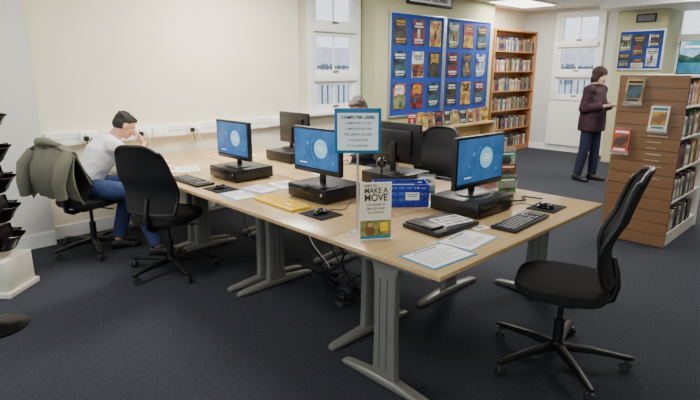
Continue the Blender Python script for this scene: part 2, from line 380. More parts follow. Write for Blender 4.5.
# ---------------------------------------------------------------- computers
def monitor(label,x,y,z0,yaw,zp,w=0.46,h=0.31,on=True):
    r=root('computer_monitor',label,'monitor',(x,y,z0),yaw,'flat black computer monitors')
    zb=zp-z0; zc=zb+h/2
    b=B(); b.box((0,0.012,zc),(w,0.035,h),0,None,0.008); b.box((0,0.035,zc),(w*0.7,0.03,h*0.65),0,None,0.012); b.obj('casing',black,r)
    if on:
        b=B(); b.box((0,-0.0065,zc+0.006),(w-0.035,0.003,h-0.045))
        cx,cz=0.05,zc+0.018; R_=h*0.205
        for (rr,a0,a1) in [(R_+0.030,130,230)]:
            b.tube([(cx+rr*math.cos(math.radians(a0+(a1-a0)*i/14)),-0.0085,cz+rr*math.sin(math.radians(a0+(a1-a0)*i/14))) for i in range(15)],0.0018,4,6)
        for (dx,dz,q) in [(-0.08,0.05,0.012),(-0.12,-0.02,0.008),(0.165,-0.065,0.010)]: b.cyl((dx,-0.008,zc+dz),(dx,-0.0087,zc+dz),q,None,4,24)
        b.cyl((cx,-0.008,cz),(cx,-0.0095,cz),R_,None,1,36)
        for i,ww in enumerate((0.05,0.08,0.06)):
            for q in range(int(ww/0.010)): b.box((cx-ww/2+q*0.010+0.005,-0.0102,cz+0.018-i*0.018),(0.0065,0.001,0.008),2)
        b.box((-w*0.27,-0.0092,zc-h*0.28),(0.07,0.001,0.006),2)
        b.box((0,-0.0085,zb+0.034),(w-0.035,0.001,0.008),3)
        b.obj('screen',[screen,screenc,screenw,gloss,screenb],r)
    b=B(); b.box((0,-0.006,zb+0.010),(0.05,0.002,0.006)); b.obj('control_strip',dgrey,r)
    b=B(); b.box((0,0.055,zc*0.5+0.01),(0.05,0.02,zc),0,None,0.005); b.obj('stand_neck',black,r)
    b=B(); b.loft([((0,0.04,0.0),(1,0,0),(0,1,0),0.125,0.09),((0,0.04,0.008),(1,0,0),(0,1,0),0.12,0.085),((0,0.04,0.014),(1,0,0),(0,1,0),0.06,0.05)],0,32,2.6); b.obj('stand_foot',black,r)
    return r
def pc(label,x,y,yaw,w=0.40,d=0.36,h=0.10,z=0.73):
    r=root('desktop_computer',label,'computer',(x,y,z),yaw,'slim black desktop computers')
    b=B(); b.box((0,0,h/2+0.004),(w,d,h-0.008),0,None,0.006)
    for sx in (-1,1):
        for sy in (-1,1): b.cyl((sx*w*.42,sy*d*.4,0),(sx*w*.42,sy*d*.4,0.006),0.015)
    b.obj('case',black,r)
    b=B(); b.box((0,-d/2-0.004,h/2+0.004),(w-0.02,0.008,h-0.02),0,None,0.002); b.box((-0.1,-d/2-0.009,h*.68),(0.15,0.003,0.018),1)
    for i in range(7): b.box((0.05+i*0.018,-d/2-0.009,h*.4),(0.006,0.003,0.05),1)
    b.cyl((0.17,-d/2-0.008,h*.65),(0.17,-d/2-0.012,h*.65),0.009,None,2,14)
    b.obj('front_bezel',[gloss,dgrey,alum],r)
    return r
keycap=M('black_keycap',(34,34,38),0.5); ykey=M('bright_yellow_keycap',(255,214,0),0.6,var=0.02)
def keyboard(label,x,y,yaw,z=0.73,mk=None,base=None,legend=None):
    r=root('keyboard',label,'keyboard',(x,y,z),yaw,'computer keyboards')
    b=B(); b.box((0,0,0.011),(0.45,0.155,0.018),0,None,0.005); b.box((0,0.05,0.004),(0.42,0.03,0.008)); b.obj('keyboard_body',base or black,r)
    b=B(); lg=0.0254
    def key(xx,yy,ww):
        b.box((xx,yy,0.0215),(ww,0.0158,0.007),0)
        if legend: b.box((xx,yy,lg),(min(ww*0.45,0.008),0.007,0.0008),1)
        else: b.box((xx-ww*0.15,yy+0.002,lg),(min(ww*0.3,0.006),0.005,0.0006),1)
    for j in range(6):
        yy=0.058-j*0.021-(0.004 if j>0 else 0)
        if j==5:
            for xx,ww in [(-0.205,0.022),(-0.18,0.018),(-0.155,0.022),(-0.085,0.11),(-0.015,0.022),(0.01,0.022),(0.035,0.022)]: key(xx,yy,ww)
        else:
            for i in range(15):
                if j==0 and i in (1,6,11): continue
                key(-0.212+i*0.0183,yy,0.0158)
        for i in range(3):
            if j in (0,1,2) or (j==5) or (j==4 and i==1): key(0.075+i*0.0183,yy,0.0158)
        if j>0:
            for i in range(4): key(0.145+i*0.0183,yy,0.0158)
    b.obj('keys',[mk or keycap,ink if legend else paper],r)
    return r
def mouse(label,x,y,yaw,z=0.736):
    r=root('computer_mouse',label,'mouse',(x,y,z),yaw,'computer mice')
    b=B(); b.loft([((0,0,0),(0,1,0),(1,0,0),0.054,0.028),((0,0,0.008),(0,1,0),(1,0,0),0.058,0.031),((0,-0.004,0.022),(0,1,0),(1,0,0),0.048,0.027),((0,-0.008,0.033),(0,1,0),(1,0,0),0.026,0.016),((0,-0.008,0.036),(0,1,0),(1,0,0),0.008,0.006)],0,24,2.3); b.obj('mouse_shell',gloss,r)
    b=B(); b.cyl((-0.003,0.028,0.024),(0.003,0.028,0.024),0.008,None,0,14); b.obj('scroll_wheel',dgrey,r)
def mousepad(label,x,y,yaw,sx=0.22,sy=0.18):
    o=B().box((0,0,0.003),(sx,sy,0.005),0,None,0.001).obj('mouse_pad',fabric,None,(x,y,0.7305),(0,0,math.radians(yaw))); tag(o,label,'mouse pad','black mouse pads')
pc('slim black desktop computer under the first bench monitor',2.27,3.67,-90)
monitor('black monitor with blue screen on bench desk',2.19,3.65,0.832,-88,0.895)
keyboard('black keyboard on the bench desk',1.87,3.77,-90)
mousepad('black mouse pad beside the black keyboard',1.90,3.38,-90); mouse('black mouse beside the black keyboard',1.90,3.38,-90)
pc('slim black desktop computer by the yellow keyboard',2.33,2.67,-90)
monitor('black monitor with blue screen above yellow keyboard',2.20,2.61,0.832,-88,0.92)
keyboard('bright yellow high-contrast keyboard with dark legends',1.97,2.71,-92,mk=ykey,base=yellow,legend=True)
mousepad('black mouse pad beside the yellow keyboard',1.99,2.33,-90); mouse('black mouse beside the yellow keyboard',1.99,2.33,-85)
pc('slim black desktop computer on the end desk',2.78,1.76,0)
monitor('black monitor with blue screen on the end desk',2.79,1.72,0.832,-3,0.885,0.50,0.325)
keyboard('black keyboard with white legends on the end desk',2.72,1.38,3)
mousepad('black mouse pad at the end desk corner',3.15,1.43,3); mouse('black mouse on the end desk pad',3.12,1.43,5)
pc('slim black desktop computer on the far bench desk',3.02,2.62,90)
monitor('black monitor seen from behind on the far desk',3.02,2.60,0.832,92,0.90,0.46,0.31)
pc('slim black desktop computer near the window wall',3.10,4.05,90)
monitor('black monitor seen from behind near the window',3.20,4.12,0.832,90,0.88,0.46,0.31)
r=root('card_reader_tray','flat black tray holding patterned white barcode sheet','tray',(2.32,1.66,0.73),-4)
b=B(); b.box((0,0,0.015),(0.36,0.27,0.028),0,None,0.008); b.box((-0.12,0.02,0.034),(0.10,0.2,0.016),0,None,0.005); b.obj('tray_body',black,r)
b=B(); rt=Matrix.Rotation(math.radians(-8),3,'Z'); c0=V((0.065,-0.02,0.031)); b.box(c0,(0.21,0.15,0.003),0,rt)
rp=random.Random(8)
for i in range(16):
    for j in range(3): b.box(c0+rt@V((-0.09+i*0.012,0.045-j*0.045,0.002)),(rp.uniform(0.003,0.008),0.034,0.001),1,rt)
b.obj('barcode_sheet',[paper,ink],r)
# ---------------------------------------------------------------- papers
def sheet(label,x,y,yaw,w,h,z=0.7308,border=None,lines=8,base=None,name='notice_sheet',bw_=0.03):
    b=B(); b.box((0,0,0.001),(w,h,0.0018),2 if border else 0)
    if border: b.box((0,0,0.0022),(w-bw_,h-bw_,0.0008),0)
    b.box((0,h/2-0.03,0.0029),(w*0.5,0.010,0.0005),3)
    for i in range(lines):
        ww=(w-0.07)*(0.6+0.4*random.random()); b.box((-(w-0.07-ww)/2,h/2-0.05-i*(h-0.075)/lines,0.0029),(ww,0.004,0.0005),1)
    o=b.obj(name,[base or paper,greyink,border or paper,ink],None,(x,y,z),(0,0,math.radians(yaw))); tag(o,label,'paper'); return o
sheet('white notice with teal border taped on end desk',1.925,1.385,-4,0.32,0.23,border=tealb)
sheet('white printed notice with pale blue edge on desk',2.23,1.42,4,0.29,0.2,border=bluep,bw_=0.014)
sheet('white slip of paper beside the tray',2.46,1.49,-20,0.10,0.07,lines=2)
sheet('pale blue notice sheet on the bench desk',1.90,3.12,-95,0.27,0.19,border=bluep)
sheet('pale blue information sheet by the monitor',2.12,3.18,-80,0.26,0.19,border=bluep)
sheet('white printed sheet between two bench monitors',2.35,3.17,-100,0.25,0.18)
sheet('white handout near the reader',1.87,4.38,-70,0.28,0.2)
sheet('white handout near the middle of the bench',2.10,4.30,-110,0.28,0.2)
sheet('white newspaper page under the reader',1.95,4.66,-80,0.3,0.22)
sheet('pale blue sheet on the far bench desk',2.85,3.25,-85,0.25,0.18,border=bluep)
sheet('white sheet on far bench desk by the window',2.9,4.65,-85,0.28,0.2)
r=root('open_magazine','open white magazine lying before the reader','magazine',(2.02,5.0,0.731),-90)
for s in (-1,1):
    def pg(u,v,s=s): return (s*(0.002+u*0.2),(v-0.5)*0.28,0.004+0.012*math.sin(u*math.pi)*(1-u*0.4))
    b=B(); b.grid(pg,10,2,0.003)
    for i in range(9): b.box((s*0.11,0.11-i*0.026,0.0185),(0.13,0.006,0.001),1)
    b.obj('page',[paper,greyink],r)
rx=(math.radians(90),0,0)
# ---------------------------------------------------------------- sign on stand
r=root('sign_stand','teal-framed white notice on slim pole with round base','sign',(1.90,1.915,0.73),-44)
b=B(); b.cyl((0,0,0),(0,0,0.008),0.045,0.042,0,32); b.cyl((0,0,0.008),(0,0,0.014),0.025,0.02); b.obj('sign_base',alum,r)
b=B(); b.cyl((0,0,0.01),(0,0,0.46),0.006,None,0,12); b.obj('sign_pole',alum,r)
b=B(); b.box((0,0,0.56),(0.245,0.014,0.235),0,None,0.003); b.obj('sign_frame',M('sign_teal',(14,116,165),0.5),r)
b=B(); b.box((0,-0.0085,0.556),(0.214,0.003,0.195)); b.obj('sign_face',M('sign_pale_blue_white_glow',(232,248,252),0.6,emit=0.15),r)  # weak glow added to the colour to brighten the unlit notice face
for i,(t,sz,bo) in enumerate([('COMPUTER USERS',0.024,0.0008),('COMPUTERS CLOSE',0.017,0.0002),('15 MINUTES BEFORE',0.017,0.0002),('THE LIBRARY CLOSES',0.017,0.0002),('PLEASE ASK STAFF',0.015,0.0002),('IF YOU NEED HELP',0.015,0.0002)]):
    text(t,sz,ink,r,(0,-0.0105,0.630-i*0.0295),rx,sx=0.90,bold=bo)
# MAKE A MOVE leaflet holder
r=root('leaflet_holder','clear upright leaflet holder reading make a move','leaflet holder',(1.88,1.76,0.73),-34)
b=B(); b.box((0,0.01,0.004),(0.175,0.07,0.006),0,None,0.002); b.box((0,0.012,0.155),(0.175,0.004,0.31)); b.obj('holder_back',clear,r)
b=B(); b.box((0,0.004,0.158),(0.165,0.010,0.30),0); b.box((0,-0.0015,0.060),(0.165,0.002,0.095),1); b.box((0.045,-0.003,0.072),(0.04,0.001,0.05),2); b.ell((-0.03,-0.003,0.050),(0.026,0.001,0.030),3); b.ell((-0.03,-0.0035,0.084),(0.012,0.001,0.012),6); b.box((0.0,-0.003,0.016),(0.165,0.001,0.014),4)
b.obj('leaflet',[M('leaflet_cream',(240,236,214),0.6),M2('leaflet_olive',(156,150,84),(90,110,60),20),yellow,M('leaflet_brown',(120,84,52),0.6),tealb,red,skin],r)
ol=M('olive_ink',(62,58,30),0.6)
for (t,sz,z,x,bo) in [('NEED TO',0.018,0.293,-0.03,0.0002),('MAKE A',0.040,0.266,0,0.0008),('MOVE',0.052,0.228,0,0.0012),('TO A BIGGER OR',0.015,0.192,0,0.0001),('SMALLER HOME',0.016,0.171,0,0.0001),('IN LONDON?',0.016,0.150,0,0.0001)]:
    text(t,sz,ol,r,(x,-0.0018,z),rx,bold=bo,sx=0.88)
# blue crate
r=root('storage_box','deep blue open slatted plastic crate','box',(2.54,2.16,0.73),-42)
b=B()
b.box((0,0,0.006),(0.35,0.17,0.012),0,None,0.002)
for z in (0.03,0.072,0.114,0.143):
    hh=0.026 if z<0.13 else 0.014
    for sy in (-0.085,0.085): b.box((0,sy,z),(0.36,0.008,hh),0,None,0.002)
    for sx in (-0.177,0.177): b.box((sx,0,z),(0.008,0.162,hh),0,None,0.002)
for sy in (-0.085,0.085):
    for i in range(8): b.box((-0.172+i*0.0492,sy,0.075),(0.012,0.010,0.145))
for sx in (-0.177,0.177):
    for i in range(3): b.box((sx,-0.05+i*0.05,0.075),(0.010,0.010,0.145))
b.obj('crate_shell',bluebox,r)
b=B(); b.box((0.07,-0.0915,0.075),(0.09,0.002,0.05)); b.box((0.07,-0.0932,0.086),(0.07,0.001,0.005),1); b.box((0.07,-0.0932,0.073),(0.05,0.001,0.005),1); b.obj('crate_label',[paper,tealb],r)
for i in range(4):
    o=B().box((0,0,0.06),(0.20,0.003,0.11),0).obj('paper_sheet',paper if i%2 else bluep,None,(2.54-0.02+i*0.014,2.16-0.02+i*0.015,0.745),(math.radians(-6+i*3),0,math.radians(-42))); tag(o,'paper sheet standing in the blue crate','paper','papers in the blue crate')
sheet('small red and white card on the desk',2.26,2.05,-30,0.12,0.09,lines=2,base=red,name='flyer')
def leafletstand(label,x,y,yaw,h,w,cols,z=0.73):
    r=root('leaflet_stand',label,'leaflet stand',(x,y,z),yaw)
    b=B(); b.box((0,0.03,0.004),(w+0.01,0.12,0.008)); b.box((0,0.05,h/2),(w+0.01,0.005,h))
    n=len(cols)
    for i in range(n): b.box((0,0.03-i*0.02,0.03+(n-1-i)*h*0.28/ max(1,n-1)+0.03),(w+0.01,0.003,0.05))
    b.obj('stand_body',clear,r)
    for i,c in enumerate(cols):
        zc=h*0.78-i*h*0.28
        b=B(); b.box((0,0.04-i*0.02,zc-0.03),(w,0.006,h*0.42)); b.box((0,0.0365-i*0.02,zc+h*0.06),(w*0.8,0.001,0.012),1); b.ell((0,0.0365-i*0.02,zc-0.03),(w*0.3,0.001,0.03),2)
        b.obj('leaflet',[c,paper,M('leaflet_photo',(60,70,60),0.6)],r)
F=[M2('flyer_green',(70,130,70),(30,70,50)),M2('flyer_orange',(205,110,50),(90,50,30)),M2('flyer_pink',(180,50,90),(90,30,70)),M2('flyer_blue',(50,90,170),(30,50,90)),M2('flyer_teal',(40,130,130),(200,200,180))]
leafletstand('clear stand of coloured leaflets on the end desk',3.37,1.84,-30,0.33,0.14,[F[4],F[1],F[0]])
leafletstand('clear stand of blue and pink leaflets',3.22,1.885,-30,0.24,0.10,[F[3],F[2]])
leafletstand('clear stand of white leaflets beside blue crate',2.85,2.17,-40,0.15,0.12,[paper,F[4]])
r=root('webcam','round black desk webcam on short stem','webcam',(2.64,2.42,0.73),-45)
b=B(); b.cyl((0,0,0),(0,0,0.012),0.035,0.03,0,24); b.cyl((0,0,0.01),(0,0,0.20),0.007); b.obj('webcam_stem',black,r)
B().ell((0,0,0.235),0.038).obj('webcam_body',gloss,r); B().cyl((0,-0.034,0.235),(0,-0.042,0.235),0.014,0.012,0,18).obj('webcam_lens',dgrey,r)
# ---------------------------------------------------------------- cables & sockets
def cable(label,pts,r=0.005,mat=None):
    o_=[]
    P_=[V(p) for p in pts]
    n=len(P_)
    for i in range(n-1):
        p0=P_[max(i-1,0)];p1=P_[i];p2=P_[i+1];p3=P_[min(i+2,n-1)]
        for k in range(8):
            t=k/8; o_.append(0.5*((2*p1)+(p2-p0)*t+(2*p0-5*p1+4*p2-p3)*t*t+(3*p1-p0-3*p2+p3)*t**3))
    o_.append(P_[-1])
    tag(B().tube(o_,r,0,8).obj('cable',mat or black),label,'cable','loose computer cables')
cable('black cable curling beside the end desk computer',[(2.99,1.85,0.737),(3.1,1.7,0.737),(3.22,1.62,0.737),(3.3,1.68,0.737),(3.34,1.55,0.737)])
cable('black mouse cable on the end desk',[(3.11,1.49,0.742),(3.12,1.58,0.737),(3.0,1.63,0.737),(2.97,1.72,0.737)],0.003)
cable('black mouse cable on the bench desk',[(2.05,2.33,0.742),(2.1,2.35,0.737),(2.16,2.3,0.737),(2.25,2.36,0.737),(2.35,2.42,0.737)],0.003)
rc=random.Random(4)
for i in range(6):
    x=2.3+rc.random()*0.25; y=2.25+rc.random()*0.8
    cable('black cable hanging and tangled below the bench desk',[(x,y,0.68),(x-0.1,y+rc.uniform(-.1,.1),0.5),(x+rc.uniform(-.12,.12),y+rc.uniform(-.1,.1),0.3),(x+rc.uniform(-.1,.1),y+rc.uniform(-.15,.15),0.12),(x+rc.uniform(0,.2),y+rc.uniform(-.2,.2),0.012),(x+rc.uniform(0,.3),y+rc.uniform(-.3,.3),0.012)],0.005)
for i in range(2):
    x=2.3+rc.random()*0.3; y=2.4+rc.random()*0.4
    cable('black cable coiled loosely on the carpet',[(x+0.15*math.cos(k*1.1+i)*(1-0.05*k),y+0.15*math.sin(k*1.1+i),0.012+0.006*k) for k in range(7)],0.005)
cable('black cable looping beside the second desk leg',[(2.3,3.6,0.62),(2.2,3.55,0.4),(2.3,3.5,0.15),(2.4,3.45,0.01),(2.6,3.3,0.01)])
cable('white network cable under the bench desk',[(2.48,3.0,0.6),(2.4,2.95,0.35),(2.5,2.85,0.12),(2.6,2.95,0.01)],0.004,white)
def strip(x,y,yaw,lab):
    r=root('power_strip',lab,'power strip',(x,y,0),yaw,'power strips under the desks')
    B().box((0,0,0.022),(0.32,0.06,0.042),0,None,0.006).obj('strip_body',dgrey,r)
    for i in range(3):
        b=B(); b.box((-0.1+i*0.1,0,0.06),(0.05,0.045,0.035),0,None,0.008); b.cyl((-0.1+i*0.1,0,0.06),(-0.1+i*0.1,0.05,0.065),0.006); b.obj('plug',black if i!=1 else dgrey,r)
strip(2.55,2.85,60,'dark power strip with plugs on carpet'); strip(2.35,2.45,20,'dark power strip beside the desk leg')
sbox('trim_trunking',1.25,4.26,5.345,5.4,0.905,1.025,white)
sbox('trim_trunking_line',1.25,4.26,5.343,5.346,0.962,0.966,M('trunking_shadow_line',(150,150,146),0.6))
for i,(x,pl) in enumerate([(1.62,1),(2.15,1),(2.33,0),(2.72,1),(3.2,1),(3.85,0)]):
    r=root('wall_socket','white double socket on wall trunking','socket',(x,5.345,0.965),0,'sockets along the wall trunking')
    B().box((0,-0.012,0),(0.16,0.024,0.10),0,None,0.004).obj('socket_plate',M('socket_white',(250,250,250),0.3),r)
    for sx in (-0.035,0.035):
        if pl:
            b=B(); b.box((sx,-0.04,-0.005),(0.045,0.04,0.045),0,None,0.008); b.tube([(sx,-0.05,-0.02),(sx,-0.06,-0.06),(sx+0.02,-0.05,-0.13)],0.004); b.obj('plug',black if sx<0 else white,r)
        b=B(); b.box((sx,-0.025,0.03),(0.012,0.004,0.016)); b.obj('switch',M('switch_grey',(200,200,200)),r)
# ---------------------------------------------------------------- boards and posters
pal=[(150,34,34),(26,32,58),(205,160,60),(34,90,120),(205,205,196),(26,26,30),(110,50,80),(50,90,66),(180,96,50),(96,130,150),(90,26,30),(222,218,204),(50,50,82),(140,120,88)]
PM=[M('print_colour_%d'%i,c,0.5,var=0.12,scale=9) for i,c in enumerate(pal)]
CV=[M2('cover_art_%d'%i,a,c,8) for i,(a,c) in enumerate([((14,20,28),(50,84,96)),((150,26,26),(60,16,18)),((40,62,44),(130,136,84)),((14,14,16),(60,54,50)),((40,60,90),(150,170,184)),((170,96,40),(60,34,26)),((214,176,60),(130,90,40)),((60,34,64),(20,20,40)),((214,212,200),(140,146,150)),((16,16,22),(120,30,26))])]
CW=[0,3,9,1,6,8,3,2,0,5,4,9,3,6,7]
def poster(x,y,z,w,h,face='y',label='book cover poster pinned on the blue board',group='book posters on the notice boards',seed=0,words=None,ci=None):
    rd=random.Random(seed); k_=ci if ci is not None else rd.choice(CW); a=CV[k_]; c=rd.choice(CV); light=k_ in (6,8)
    tcol=rd.choice([ink,PM[0]]) if light else rd.choice([paper,paper,PM[2],PM[8]])
    b=B(); b.box((0,-0.002,0),(w,0.004,h),0)
    st=rd.randint(0,4)
    if st==0: b.box((0,-0.0045,-0.22*h),(w*0.98,0.001,h*0.5),1)
    if st==1: b.prism([(-w*.3,-h*.3),(-w*.1,-h*.3),(0,0),(w*.08,-h*.3),(w*.2,-h*.3),(w*.06,h*.12),(-w*.1,h*.1)],0.001,1,Matrix.Translation((0,-0.004,0))@Matrix.Rotation(math.radians(90),4,'X'))
    if st==2: b.ell((0,-0.004,-0.05*h),(w*0.12,0.002,h*0.2),1,seg=12)
    if st==3: b.box((-0.3*w,-0.0045,0),(w*0.12,0.001,h*0.98),1)
    rows=[]
    if not words:
        top=rd.choice([0.36,0.33]); rows=[(top,0.07,rd.randint(5,7)),(top-0.11,0.05,rd.randint(5,8)),(-0.38,0.035,rd.randint(7,10)),(-0.28,0.07,rd.randint(5,7))]
    for (zz,hh,m) in rows:
        tot=w*rd.uniform(0.6,0.86); tw=tot/m
        for i in range(m): b.box((-tot/2+tw*(i+0.5),-0.0062,h*zz),(tw*rd.uniform(.4,.75),0.001,h*hh),2)
    o=b.obj('poster',[a,c,tcol,rd.choice(PM)],None,(x,y,z),(0,0,0 if face=='y' else math.radians(-90)))
    if words:
        z_=0.34
        for wd_,k in words:
            sz=h*k; text(wd_,sz,tcol,o,(0,-0.007,h*z_),rx,bold=0.002,sx=min(1.0,w*0.9/(sz*0.66*len(wd_)))); z_-=k*0.9
    tag(o,label,'poster',group); return o
def noticeboard(x0,x1,z0,z1):
    r=root('notice_board','blue felt notice board in aluminium frame','notice board',((x0+x1)/2,5.2,(z0+z1)/2),0,'blue notice boards')
    w,h=x1-x0,z1-z0
    B().box((0,-0.012,0),(w-0.02,0.022,h-0.02)).obj('felt_panel',boardblue,r)
    b=B()
    for s in (-1,1): b.box((s*(w/2-0.012),-0.02,0),(0.024,0.04,h),0,None,0.003); b.box((0,-0.02,s*(h/2-0.012)),(w,0.038,0.023),0,None,0.003)
    b.obj('board_frame',alum,r)
noticeboard(5.77,7.08,0.9,2.42); noticeboard(7.10,8.46,0.9,2.42)
s=0
PJ=[('PETER',0.2),('JAMES',0.24)]
CI=[3,0,5, 9,8,1, 6,3,0, 2,9,3, 1,0,6, 3,4,9]
for bx0 in (5.79,7.13):
    for i in range(3):
        for j in range(3):
            s+=1; poster(bx0+0.22+i*0.42,5.174,2.15-j*0.47,0.285,0.385,seed=s*7+1,words=PJ if s in (3,6,8,15) else None,ci=CI[s-1])
r=root('hanging_sign','dark framed white sign above the notice boards','sign',(6.7,5.2,2.63),0)
B().box((0,-0.02,0.02),(1.1,0.04,0.2),0,None,0.005).obj('sign_frame',ink,r); B().box((0,-0.042,0.02),(1.02,0.004,0.13)).obj('sign_face',paper,r)
text('COMPUTERS AND',0.1,ink,r,(0.0,-0.046,0.02),rx,bold=0.002)
def book_mesh(w,h,d,c):
    b=B(); b.box((0,0,h/2),(w-0.004,d-0.006,h-0.006),1); b.box((-w/2+0.001,0,h/2),(0.002,d,h),0); b.box((w/2-0.001,0,h/2),(0.002,d,h),0); b.box((0,-d/2+0.001,h/2),(w,0.002,h),0)
    b.box((0,-d/2-0.0003,h*0.7),(w*0.4,0.001,h*0.3),2); b.box((0,-d/2-0.0003,h*0.12),(w*0.6,0.001,h*0.05),2)
    return b.mesh('book',[c,paper,PM[13] if c not in (PM[11],PM[4],PM[13]) else ink])
BV=[]
order=[0,1,5,3,4,12,6,7,13,5,10,11,13,8,9,12,2,4,5,1,7,11]
for i in range(22):
    w_=random.uniform(0.028,0.055); h_=random.uniform(0.18,0.25); BV.append((w_,h_,book_mesh(w_,h_,0.15,PM[order[i]])))
def fill(x0,x1,yspine,z,maxh,group,lab):
    x=x0
    while True:
        w_,h_,me=random.choice(BV)
        if h_>maxh: continue
        if x+w_>x1: break
        o=mkobj('book',me,None,(x+w_/2,yspine+0.075,z)); tag(o,lab,'book',group)
        x+=w_+0.0015
        if random.random()<0.05: x+=0.06
def bookcase(name,label,x0,x1,y0,y1,h,shelves,mat,back):
    r=root(name,label,'bookcase',((x0+x1)/2,(y0+y1)/2,0)); w=x1-x0; d=y1-y0; t=0.03
    b=B(); b.box((-w/2+t/2,0,h/2),(t,d,h),0,None,0.003); b.box((w/2-t/2,0,h/2),(t,d,h),0,None,0.003); b.box((0,0,h-t/2),(w-2*t,d,t),0,None,0.003); b.box((0,0,0.04),(w-2*t,d-0.02,0.08),0); b.obj('carcass',mat,r)
    B().box((0,d/2-0.008,h/2),(w-2*t,0.012,h-0.06)).obj('back_panel',back,r)
    for z in shelves: B().box((0,0,z-0.012),(w-2*t,d-0.02,0.024),0,None,0.002).obj('shelf',mat,r)
    return r
shz=[0.10,0.47,0.84,1.21,1.58,1.95]
bookcase('bookcase','tall orange pine bookcase full of books',8.66,10.26,5.19,5.49,2.34,shz,pine,pine)
for z in shz: fill(8.70,10.20,5.215,z,0.27,'books in the pine bookcase','library book standing in the pine bookcase')
bookcase('display_shelf_unit','low pale wood display unit below notice boards',6.0,8.3,4.85,5.15,0.72,[0.10,0.40],beech,beech)
fill(6.05,8.24,4.88,0.10,0.24,'books in the low display unit','library book in the low display unit')
s=50
for i in range(10):
    s+=1
    o=poster(6.12+i*0.225,5.0,0.72+0.125,0.16,0.24,seed=s,label='book standing face out on low unit',group='books displayed on the low unit'); o.name='display_book'; o['category']='book'; o.rotation_euler=(math.radians(-8),0,math.radians((i%3-1)*12))
# ---------------------------------------------------------------- slatwall bookcase
r=root('bookcase','double-sided library bookcase with wooden slatted end','bookcase',(5.2,1.5,0))
b=B(); b.box((0.015,0,0.78),(0.02,0.555,1.55),1)
for i in range(14):
    z0=0.005+i*0.111; b.box((-0.002,0,z0+0.0535),(0.016,0.56,0.107),0)
for i in range(8):
    rw=random.Random(i); n=rw.randint(8,15); X0=-0.02
    for k in range(n):
        ww=rw.uniform(0.005,0.010); b.box((-0.0105,X0-ww/2,1.02-i*0.055),(0.001,ww,0.012 if i%3==0 else 0.008),2); X0-=ww+0.004
b.obj('slatted_end_panel',[slat,groove,M('pale_lettering',(200,190,170),0.6)],r)
shelfw=M('white_steel_shelf',(222,220,212),0.5,var=0.02)
b=B(); b.box((0.55,0,1.545),(1.04,0.56,0.025),0,None,0.003); b.box((0.55,0,0.05),(1.04,0.54,0.10),0); b.box((0.55,0.0,0.78),(1.04,0.015,1.50),0); b.box((1.08,0,0.78),(0.02,0.56,1.56),0); b.obj('carcass',shelfw,r)
sz=[0.12,0.42,0.72,1.01,1.29]
for z in sz:
    B().box((0.55,-0.14,z-0.01),(1.0,0.26,0.02),0,None,0.002).obj('shelf',shelfw,r)
    fill(5.245,6.05,1.235,z,0.245 ,'books on the slat-ended bookcase','library book on the slat-ended bookcase')
def shown(y,z,cols,lab):
    r=root('displayed_book',lab,'book',(5.191,y,z),-90,'books displayed on the slatted panel')
    rot=Matrix.Rotation(math.radians(-10),3,'X')
    b=B(); b.box((0,-0.035,0),(0.150,0.02,0.22),0,rot); q=rot@V((0,-0.0112,0)); q.y-=0.035
    b.box(q+rot@V((0,0.0,0.0)),(0.12,0.002,0.12),1,rot); b.box(q+rot@V((0,0,0.083)),(0.12,0.002,0.022),2,rot); b.box(q+rot@V((0,0,-0.080)),(0.10,0.002,0.018),2,rot); b.obj('book_cover',cols,r)
    b=B(); b.box((0,-0.032,-0.125),(0.165,0.06,0.004)); b.box((0,-0.064,-0.105),(0.165,0.003,0.04)); b.box((0,-0.002,0.0),(0.165,0.004,0.25)); b.obj('holder',clear,r)
shown(1.63,1.41,[M2('cover_gold',(200,176,110),(120,96,60)),CV[0],PM[5]],'gold-toned book in a clear wall holder'); shown(1.40,1.18,[PM[11],CV[6],M('cover_teal',(30,120,120),0.5)],'cream and gold book face out on the slatted panel'); shown(1.69,0.955,[M('cover_orange_red',(190,60,30),0.5),CV[5],paper],'orange-red book face out on the slatted panel')
r=root('landscape_poster','blue coastal landscape poster in stand on bookcase','poster',(5.99,1.38,1.558),-50)
b=B(); b.box((0,0,0.16),(0.34,0.01,0.31),0); b.box((0,0.03,0.004),(0.3,0.1,0.008),0); b.obj('poster_backing',ink,r)
b=B(); b.box((0,-0.006,0.16),(0.33,0.002,0.30),0); b.box((0,-0.008,0.08),(0.33,0.002,0.13),1); b.prism([(-0.165,0),(0.165,0),(0.165,0.07),(0.05,0.11),(-0.04,0.05),(-0.165,0.08)],0.001,2,Matrix.Translation((0,-0.008,0.11))@Matrix.Rotation(math.radians(90),4,'X')); b.box((-0.03,-0.0095,0.26),(0.2,0.001,0.02),3)
b.obj('poster_print',[M2('poster_sky',(70,140,180),(160,200,220)),M2('poster_sea',(24,90,120),(60,140,160)),M2('poster_hill',(14,46,56),(60,100,70)),paper],r)
r=root('notice_board','framed pin board of mixed sheets on pillar','notice board',(9.6,3.03,1.92),-90)
B().box((0,-0.012,0),(0.66,0.022,0.62)).obj('felt_panel',boardblue,r)
b=B()
for s_ in (-1,1): b.box((s_*0.34,-0.015,0),(0.024,0.03,0.64),0); b.box((0,-0.015,s_*0.31),(0.65,0.028,0.024),0)
b.obj('board_frame',alum,r)
s=80
for (yy,zz,w_,h_) in [(3.26,2.04,0.17,0.26),(3.26,1.76,0.17,0.22),(3.06,2.0,0.17,0.34),(3.05,1.71,0.19,0.16),(2.84,2.07,0.2,0.2),(2.84,1.80,0.17,0.28)]:
    s+=3; poster(9.574,yy,zz,w_,h_,face='x',seed=s,label='small printed sheet pinned on the pillar board',group='sheets on the pillar board')
r=root('picture_frame','small dark framed picture high on the pillar','picture',(9.6,3.0,2.42),-90)
